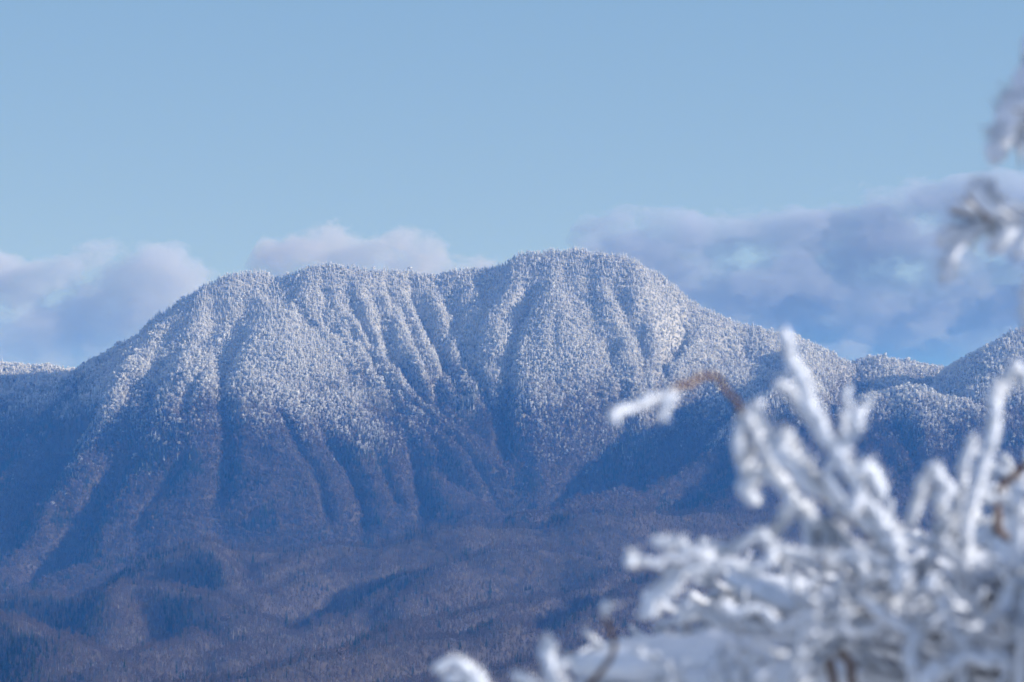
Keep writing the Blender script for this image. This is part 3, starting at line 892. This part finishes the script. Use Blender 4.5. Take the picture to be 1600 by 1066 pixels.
# bent bare-tipped twig arching to the left
A.px([H['a'], (1345, 880), (1280, 830), (1235, 790), (1205, 745), (1178, 695), (1158, 650)], 4.0, 15, twigs=0, up=-.2, bias=(-.8, 0, -.3), tw_scale=.6)
A.px([(1158, 650), (1142, 618), (1127, 594), (1112, 586), (1090, 588), (1068, 601), (1045, 612), (1015, 626), (985, 640), (956, 656)], [4.0, 3.7], 7.5, bark=.66, coat=(.68, 1), ends=(.8, 1.0), lump=.7, label='bent reddish twig with bare bark and a rimed tip')
A.px([(1018, 627), (1003, 634), (992, 636)], 3.75, 12, lump=.3); A.px([(962, 652), (952, 658)], 3.7, 12, lump=.3)
A.px([(1160, 655), (1150, 690), (1150, 720)], 4.0, 13); A.px([(1045, 612), (1042, 632), (1033, 660)], 3.75, 10, lump=.6); A.px([(1165, 648), (1180, 640), (1184, 628)], 4.0, 10)
A.px([(1205, 745), (1175, 745), (1160, 765), (1180, 790)], 4.05, 15, lump=.5); A.px([(1178, 695), (1160, 722), (1172, 760)], 4.05, 14)
A.px([(1230, 790), (1225, 815), (1200, 835), (1165, 852)], 4.1, 13); A.px([(1250, 800), (1262, 840), (1268, 870)], 4.0, 14)
A.px([(1280, 830), (1290, 860), (1330, 885)], 4.0, 13)
# thick white stroke
A.px([H['a'], (1375, 855), (1335, 815), (1290, 780), (1250, 750), (1222, 722), (1208, 700), (1216, 686)], 3.95, 17, ends=(.9, 1.25), lump=.28, twigs=1, tw_scale=.5)
A.px([(1208, 702), (1225, 690), (1236, 684)], 3.95, 14, lump=.3)
A.px([(1400, 860), (1360, 835), (1325, 800), (1300, 765), (1284, 742)], 3.9, 11)
A.px([H['a'], (1398, 870), (1372, 822), (1346, 785), (1322, 742), (1302, 704), (1278, 662), (1256, 620), (1240, 580), (1230, 548), (1222, 520)], 3.9, 14, ends=(1.15, .75), lump=.28)
A.px([(1312, 725), (1285, 690), (1262, 655), (1240, 625), (1222, 608), (1208, 602)], 3.95, 12, lump=.4)
A.px([(1310, 715), (1320, 692), (1334, 668), (1340, 645)], 3.9, 11, ends=(1, 1.05)); A.px([(1318, 695), (1315, 668), (1312, 645)], 3.95, 9); A.px([(1326, 672), (1325, 640), (1327, 606)], 4.0, 7.5)
A.px([(1334, 668), (1350, 640), (1356, 620)], 4.2, 6)
A.px([(1325, 748), (1345, 735), (1360, 745), (1372, 768), (1374, 780)], 3.9, 16, lump=.25); A.px([(1318, 735), (1298, 728), (1292, 738)], 3.9, 10)
A.px([(1346, 785), (1330, 800), (1318, 800)], 3.85, 12)
# two straight twigs on the right
A.px([H['b'], (1490, 850), (1492, 800), (1502, 750), (1510, 710), (1518, 682)], 4.1, 11, lump=.3); A.px([H['b'], (1505, 840), (1515, 790), (1530, 740), (1544, 690), (1552, 640), (1558, 600)], 4.05, 12, lump=.3, ends=(1.1, .9))
A.px([(1552, 640), (1568, 600), (1585, 575), (1598, 590), (1610, 610)], 4.2, 11, lump=.5)
A.px([H['b'], (1470, 850), (1462, 800), (1468, 765), (1455, 742), (1435, 768), (1425, 800), (1418, 822)], 4.05, 12, twigs=1, tw_scale=.5)
A.px([(1462, 790), (1480, 770), (1462, 742), (1446, 735)], 4.0, 11); A.px([(1466, 795), (1463, 780)], 4.0, 17)
A.px([(1500, 800), (1530, 778), (1560, 780), (1590, 785)], 4.1, 11, lump=.5)
A.px([H['e'], (1580, 900), (1560, 830), (1556, 780), (1570, 752), (1590, 735), (1612, 726)], 4.2, 8, bark=.8, coat=(0, .5), label='red brown bare twig curving up at the right edge')
A.px([H['e'], (1590, 880), (1580, 820), (1586, 780), (1596, 760)], 3.9, 16)
# low beaded branch running left
A.px([H['a'], (1390, 885), (1345, 872), (1300, 874), (1255, 872), (1205, 862), (1155, 856), (1105, 862), (1060, 852), (1017, 848)], 3.9, 12, lump=.55, twigs=2, tw_scale=.45)
A.px([(1198, 862), (1196, 885), (1160, 893), (1115, 892), (1072, 906)], 3.88, 11, lump=.55)
A.px([(1105, 864), (1070, 870), (1035, 876), (1002, 880), (984, 886)], 3.8, 7, bark=.7, ends=(1, 1.3)); A.px([(985, 872), (980, 888)], 3.78, 15, lump=.2)
A.px([(1110, 875), (1085, 890), (1055, 897), (1038, 906)], 3.85, 17, lump=.55); A.px([(1060, 900), (1035, 920), (1012, 940), (996, 962)], 3.82, 11, ends=(1.2, 1.0), lump=.5)
A.px([(1040, 915), (1045, 930), (1025, 930)], 3.84, 14)
A.px([H['c'], (1240, 975), (1195, 962), (1160, 957), (1124, 942)], 3.85, 11, lump=.35); A.px([H['c'], (1200, 990), (1120, 978), (1052, 973)], 4.0, 9, ends=(.9, 1.2))
A.px([H['c'], (1262, 950), (1245, 930), (1235, 900)], 3.9, 12, twigs=2, tw_scale=.5); A.px([(1262, 975), (1252, 968)], 3.75, 13, lump=.2)
A.px([H['a'], (1385, 905), (1350, 905), (1325, 885)], 3.9, 14, twigs=1, tw_scale=.5); A.px([H['a'], (1402, 905), (1412, 885), (1404, 912), (1400, 928)], 3.85, 14)
A.px([H['c'], (1320, 985), (1370, 980), (1400, 960)], 3.9, 13); A.px([(1340, 940), (1375, 965), (1405, 985), (1430, 990)], 3.85, 12)
A.px([H['g'] if 'g' in H else (1440, 1080), (1490, 1000), (1478, 970), (1458, 945)], 3.9, 16, lump=.3); A.px([(1452, 925), (1448, 905)], 3.8, 14, lump=.2)
A.px([H['e'], (1600, 985), (1575, 990), (1560, 965), (1575, 930), (1590, 905)], 3.9, 15, twigs=2, tw_scale=.6)
A.px([(1440, 1080), (1420, 1040), (1425, 1005), (1435, 995)], 3.85, 16); A.px([(1440, 1080), (1480, 1045), (1530, 1035), (1570, 1050)], 3.8, 15)
# lowest twigs at the bottom
A.px([H['f'], (875, 1085), (858, 1050), (848, 1025), (849, 1003)], 3.9, 12, ends=(1, 1.1)); A.px([(862, 1055), (878, 1038), (885, 1030)], 3.9, 10)
A.px([H['f'], (840, 1090), (800, 1058)], 3.85, 14, lump=.25); A.px([H['f'], (840, 1120), (780, 1100), (745, 1066), (722, 1046), (698, 1040), (676, 1048)], 3.8, 12, lump=.3)
A.px([(745, 1075), (715, 1062), (690, 1066)], 3.8, 10)
A.px([H['f'], (930, 1060), (960, 1010), (950, 975), (942, 952)], 4.0, 5, bark=.8, coat=(.88, 1)); A.px([(944, 958), (941, 948)], 4.0, 13, lump=.15)
A.px([H['d'], (1120, 1060), (1122, 1030), (1115, 1042)], 3.9, 14); A.px([H['d'], (1145, 1065), (1150, 1045)], 3.9, 14); A.px([H['d'], (1220, 1080), (1270, 1040), (1275, 1020)], 3.9, 13, twigs=1, tw_scale=.5)
A.px([H['c'], (1300, 1050), (1310, 1100)], 4.0, 8, bark=.9, coat=None, label='bare brown stalk low in the shrub'); A.px([H['c'], (1330, 1040), (1345, 1110)], 4.0, 8, bark=.9, coat=None)
for k in range(15):                                   # smaller growth between the main twigs
    x = FG.uniform(1040, 1600); lo = np.interp(x, [1040, 1200, 1400, 1600], [1030, 960, 900, 830])
    y = FG.uniform(lo, 1090)
    hub = min(H.values(), key=lambda q: (q[0] - x - 60) ** 2 + (q[1] - y) ** 2)
    A.px([hub, ((hub[0] + x) / 2, (hub[1] + y) / 2 + 12), (x, y)], [4.0, FG.uniform(3.75, 4.3)], FG.uniform(6, 10), twigs=3, tw_scale=.6, lump=.5, bias=(-.2, 0, .2))

# --- the thicket behind it, heavier with snow
B = Plant('frosted_shrub', (.85, 5.6), 'wide shrub bowed under smooth snow close behind the rimed twigs', 'shrub')
edge_x = [820, 870, 940, 1000, 1060, 1120, 1200, 1300, 1400, 1450, 1520, 1600, 1700]
edge_y = [1120, 1090, 1045, 1010, 990, 940, 900, 888, 868, 835, 812, 800, 800]
hubB = [up(1700, 1010, 5.4), up(1500, 1020, 5.5), up(1330, 1060, 5.5), up(1150, 1120, 5.3), up(1650, 900, 5.6)]
for h in hubB: B.stem(h, .020)
for k in range(58):
    x = FG.uniform(880, 1640); e = float(np.interp(x, edge_x, edge_y)); y = e + 16 + abs(FG.gauss(0, 1)) * 75
    if k < 22: y = e + FG.uniform(14, 40)
    h = min(hubB, key=lambda q: (project(np.array(q))[0] - x - 200) ** 2 + (project(np.array(q))[1] - y - 50) ** 2 + FG.uniform(0, 9000))
    d = FG.uniform(4.7, 6.3); tip = up(x, y, d)
    mid = h.lerp(tip, .5) + Vector((0, 0, FG.uniform(-.02, .06)))
    B.branch([h, mid, tip], FG.uniform(.012, .024), twigs=2, tw_scale=FG.uniform(.8, 1.2), lump=.35, ends=(.9, 1.1), off=.5, bark=.3, bias=(-.9, 0, -.15))
# branches added unseen to the right, to shade the thicket from the low sun
hubX = [Vector((x, y, z)) for x, y, z in ((1.4, 5.0, 1.2), (1.7, 5.5, 1.35), (1.9, 5.0, 1.4), (1.3, 5.8, 1.2))]
for h in hubX: B.stem(h, .018)
def shade_thicket():
    for k in range(60):
        h = FG.choice(hubX)
        e = Vector((FG.uniform(1.2, 2.1), FG.uniform(4.6, 6.1), 0)); e.z = FG.uniform(.9, 1.48 + .33 * (e.x - 1.2))
        if project(np.array(e))[0] < 1650: e.x += .15
        B.branch([h, h.lerp(e, .5) + Vector((0, 0, .03)), e], .016, twigs=0, lump=.4)
        snow_pillow(B, e - Vector((0, 0, .05)), (.15, .12, .07), 500 + k)
def snow_pillow(plant, at, size, seed):
    q = np.random.default_rng(seed)
    n1, n2 = 26, 16
    th = np.linspace(0, 2 * math.pi, n1, endpoint=False); ph = np.linspace(-math.pi / 2, math.pi / 2, n2)
    T, Ph = np.meshgrid(th, ph)
    D = np.stack([np.cos(T) * np.cos(Ph), np.sin(T) * np.cos(Ph), np.sin(Ph)], -1)
    r = 1 + .22 * noise2(D[..., 0] * 2.1 + seed, D[..., 1] * 2.1 + D[..., 2], seed) + .12 * noise2(D[..., 0] * 5 + seed, D[..., 2] * 5 + D[..., 1] * 4, seed + 1)
    V = (D * r[..., None] * np.array(size)).reshape(-1, 3)
    idx = np.arange(n1 * n2).reshape(n2, n1); nx = np.roll(idx, -1, 1)
    Fq = np.stack([idx[:-1], nx[:-1], nx[1:], idx[1:]], -1).reshape(-1, 4)
    o = link('snow_load', mesh_from('snow_load', V, Fq, [m_rime]), plant.root); o.location = at - plant.base
    o.rotation_euler = (q.uniform(-.2, .2), q.uniform(-.1, .35), q.uniform(-.4, .4))
for k in range(90):
    x = FG.uniform(900, 1640); e = float(np.interp(x, edge_x, edge_y)); y = e + 45 + FG.random() ** 1.3 * 190
    if abs(x - 1240) < 45 and abs(y - 965) < 30 or abs(x - 1370) < 30 and abs(y - 880) < 25 or abs(x - 1120) < 30 and y > 1030: continue
    s = FG.uniform(.03, .07)
    snow_pillow(B, up(x, y, FG.uniform(4.6, 6.2)), (s * FG.uniform(1.6, 3.4), s, s * FG.uniform(.4, .65)), 50 + k)

shade_thicket()

# --- a third shrub added at the right, mostly unseen, that keeps the low sun off the others
G = Plant('frosted_shrub', (1.25, 4.0), 'snow laden shrub added out of view at the lower right to shade the others', 'shrub')
shade_hubs = [Vector((x, y, z)) for x, y, z in ((1.0, 3.8, 1.1), (1.15, 4.3, 1.15), (1.4, 3.7, 1.25), (1.05, 3.5, 1.05), (1.3, 4.0, 1.3))]
for h in shade_hubs: G.stem(h, .016)
for k in range(110):
    h = FG.choice(shade_hubs)
    e = Vector((FG.uniform(.88, 1.6), FG.uniform(3.2, 4.7), 0)); e.z = FG.uniform(.95, 1.52 + .30 * (e.x - .9))
    if project(np.array(e))[0] < 1640: e.x += .12
    G.branch([h, h.lerp(e, .5) + Vector((0, 0, .03)), e], FG.uniform(.010, .016), twigs=2, tw_scale=1.3, lump=.4)
    snow_pillow(G, e - Vector((0, 0, .07)), (.11, .10, .06), 300 + k)

# --- the tree whose branches come in from the right
T = Plant('frosted_tree', (1.62, 4.7), 'rimed tree out at the right edge, only its hanging branch ends reaching into view', 'tree')
b = T.base
top = Vector((1.75, 4.8, 3.3))
trunk = T.branch([b, Vector((1.58, 4.7, .8)), Vector((1.66, 4.75, 1.9)), top], .055, 'trunk', ends=(1.3, .5), lump=.15, off=.2, bark=.85)
def limb(z): return Vector(trunk[int(np.argmin(np.abs(trunk[:, 2] - z)))])
def tpx(start, pts, d, r, **kw):
    P = [limb(start)] + [up(q[0], q[1], d) for q in pts]
    return T.branch(P, r * d / F_PX, **kw)
tpx(2.3, [(1700, 60), (1625, 95), (1596, 140), (1578, 180), (1563, 220), (1551, 254)], 4.2, 17, lump=.4, off=.1)
T.px([(1612, 110), (1596, 160), (1600, 200), (1590, 232)], 4.25, 19, off=.1); T.px([(1590, 150), (1576, 190), (1568, 228)], 4.3, 17, off=.1)
T.px([(1625, 90), (1606, 72), (1601, 100)], 4.2, 8); T.px([(1612, 150), (1592, 168), (1587, 172)], 4.1, 11, lump=.2)
tpx(1.9, [(1700, 330), (1630, 342), (1580, 347), (1545, 343), (1512, 334), (1484, 328)], 4.1, 12, ends=(1, 1), lump=.5)
T.px([(1552, 343), (1538, 325), (1525, 312), (1512, 302)], 4.05, 15, lump=.3, ends=(1.3, .9)); T.px([(1552, 348), (1527, 360), (1504, 375), (1489, 395), (1480, 420), (1474, 442)], 4.1, 11, lump=.5)
T.px([(1504, 375), (1484, 372), (1464, 380)], 4.1, 13); T.px([(1590, 350), (1567, 368), (1550, 392)], 4.1, 15); T.px([(1610, 350), (1598, 380), (1586, 402)], 4.0, 14, lump=.3)
T.px([(1575, 345), (1580, 365), (1572, 380)], 4.2, 13); tpx(1.85, [(1680, 400), (1625, 420), (1606, 450), (1602, 480), (1604, 515)], 4.2, 11)
for k in range(34):                                   # the rest of its crown, outside the picture, shaped to shade what shows
    z = FG.uniform(2.35, 3.2); s0 = limb(z); a = FG.uniform(-.85, .5) * math.pi
    L = FG.uniform(.3, .95) * (1.25 - .2 * z / 3)
    if math.cos(a) < .2: L *= .6
    e = s0 + Vector((math.cos(a) * L, math.sin(a) * L - .1, FG.uniform(-.05, .25)))
    T.branch([s0, s0.lerp(e, .5) + Vector((0, 0, .05)), e], .014, twigs=3, tw_scale=2.4, lump=.35)
    if k % 12 == 5:  # extra limbs and snow added out of view to shade the hanging tips
        e2 = Vector((FG.uniform(1.1, 1.5), FG.uniform(3.6, 4.3), FG.uniform(2.15, 2.75))); T.branch([s0, s0.lerp(e2, .5) + Vector((0, 0, .06)), e2], .02, lump=.35); snow_pillow(T, e2, (.13, .11, .07), 400 + k)
    if k % 4 == 1: snow_pillow(T, e.lerp(s0, FG.uniform(.1, .5)), (.13, .10, .06), 200 + k)

# --- tall single conifers standing clear of the wood on the skyline
def skyline_conifer(px, Yr, h, k, where):
    x = (px - 800) / F_PX * Yr
    ys = np.arange(Yr - 250, Yr + 350, 8.); zz = height(x / Yr * ys, ys)[0]
    j = int(((zz - CAM_Z) / ys).argmax()); y = ys[j] - 4; x = x / Yr * y
    z = float(height(np.array([x]), np.array([y]))[0][0])
    src = PROTO['conifer'][k % 4].data
    t = link('frosted_conifer', None); t.location = (x, y, z - .3)
    tag(t, 'tall frosted conifer ' + where, 'tree', 'tall conifers on the skyline')
    mi = np.array([q.material_index for q in src.polygons])
    co = np.array([v.co[:] for v in src.vertices]) * np.array([h * 1.05, h * 1.05, h])
    for nm, want, mat in (('crown', 0, m_sky_needle), ('trunk', 1, m_bark)):
        f = [tuple(q.vertices) for q in src.polygons if q.material_index == want]
        link(nm, mesh_from(nm, co, np.array(f), [mat], smooth=False), t)
m_sky_needle, nt, p = material('frosted_needles')
nt.set(p.inputs['Base Color'], nt.mix(nt.smooth(nt.noise(geo_pos(nt), .5, 3), .35, .55), (.05, .075, .06, 1), (.82, .85, .90, 1)))
for k, (px_, h_, where) in enumerate((
    (1283, 17, 'standing highest on the skyline at the low right end of the mountain'), (1262, 14, 'just uphill of the highest one at the right end of the ridge'),
    (1301, 13, 'lowest on the right end of the mountain skyline'), (1176, 14, 'on the ridge left of the tall white twig tip'),
    (1121, 15, 'halfway down the long right shoulder of the mountain'), (1046, 13, 'where the right summit breaks to the steep right shoulder'),
    (938, 14, 'on the right half of the right summit dome'), (871, 13, 'on the very top of the right summit'),
    (823, 15, 'on the left shoulder of the right summit'), (742, 14, 'at the right end of the dip between the summits'),
    (668, 13, 'in the middle of the dip between the summits'), (561, 15, 'on the left summit towards the dip'),
    (497, 14, 'on top of the left summit'), (431, 13, 'in the small notch left of the left summit'),
    (392, 15, 'on the rounded left shoulder of the mountain'), (318, 14, 'leftmost on the skyline where the ridge starts to fall'))):
    skyline_conifer(px_, 6500, h_, k, where)
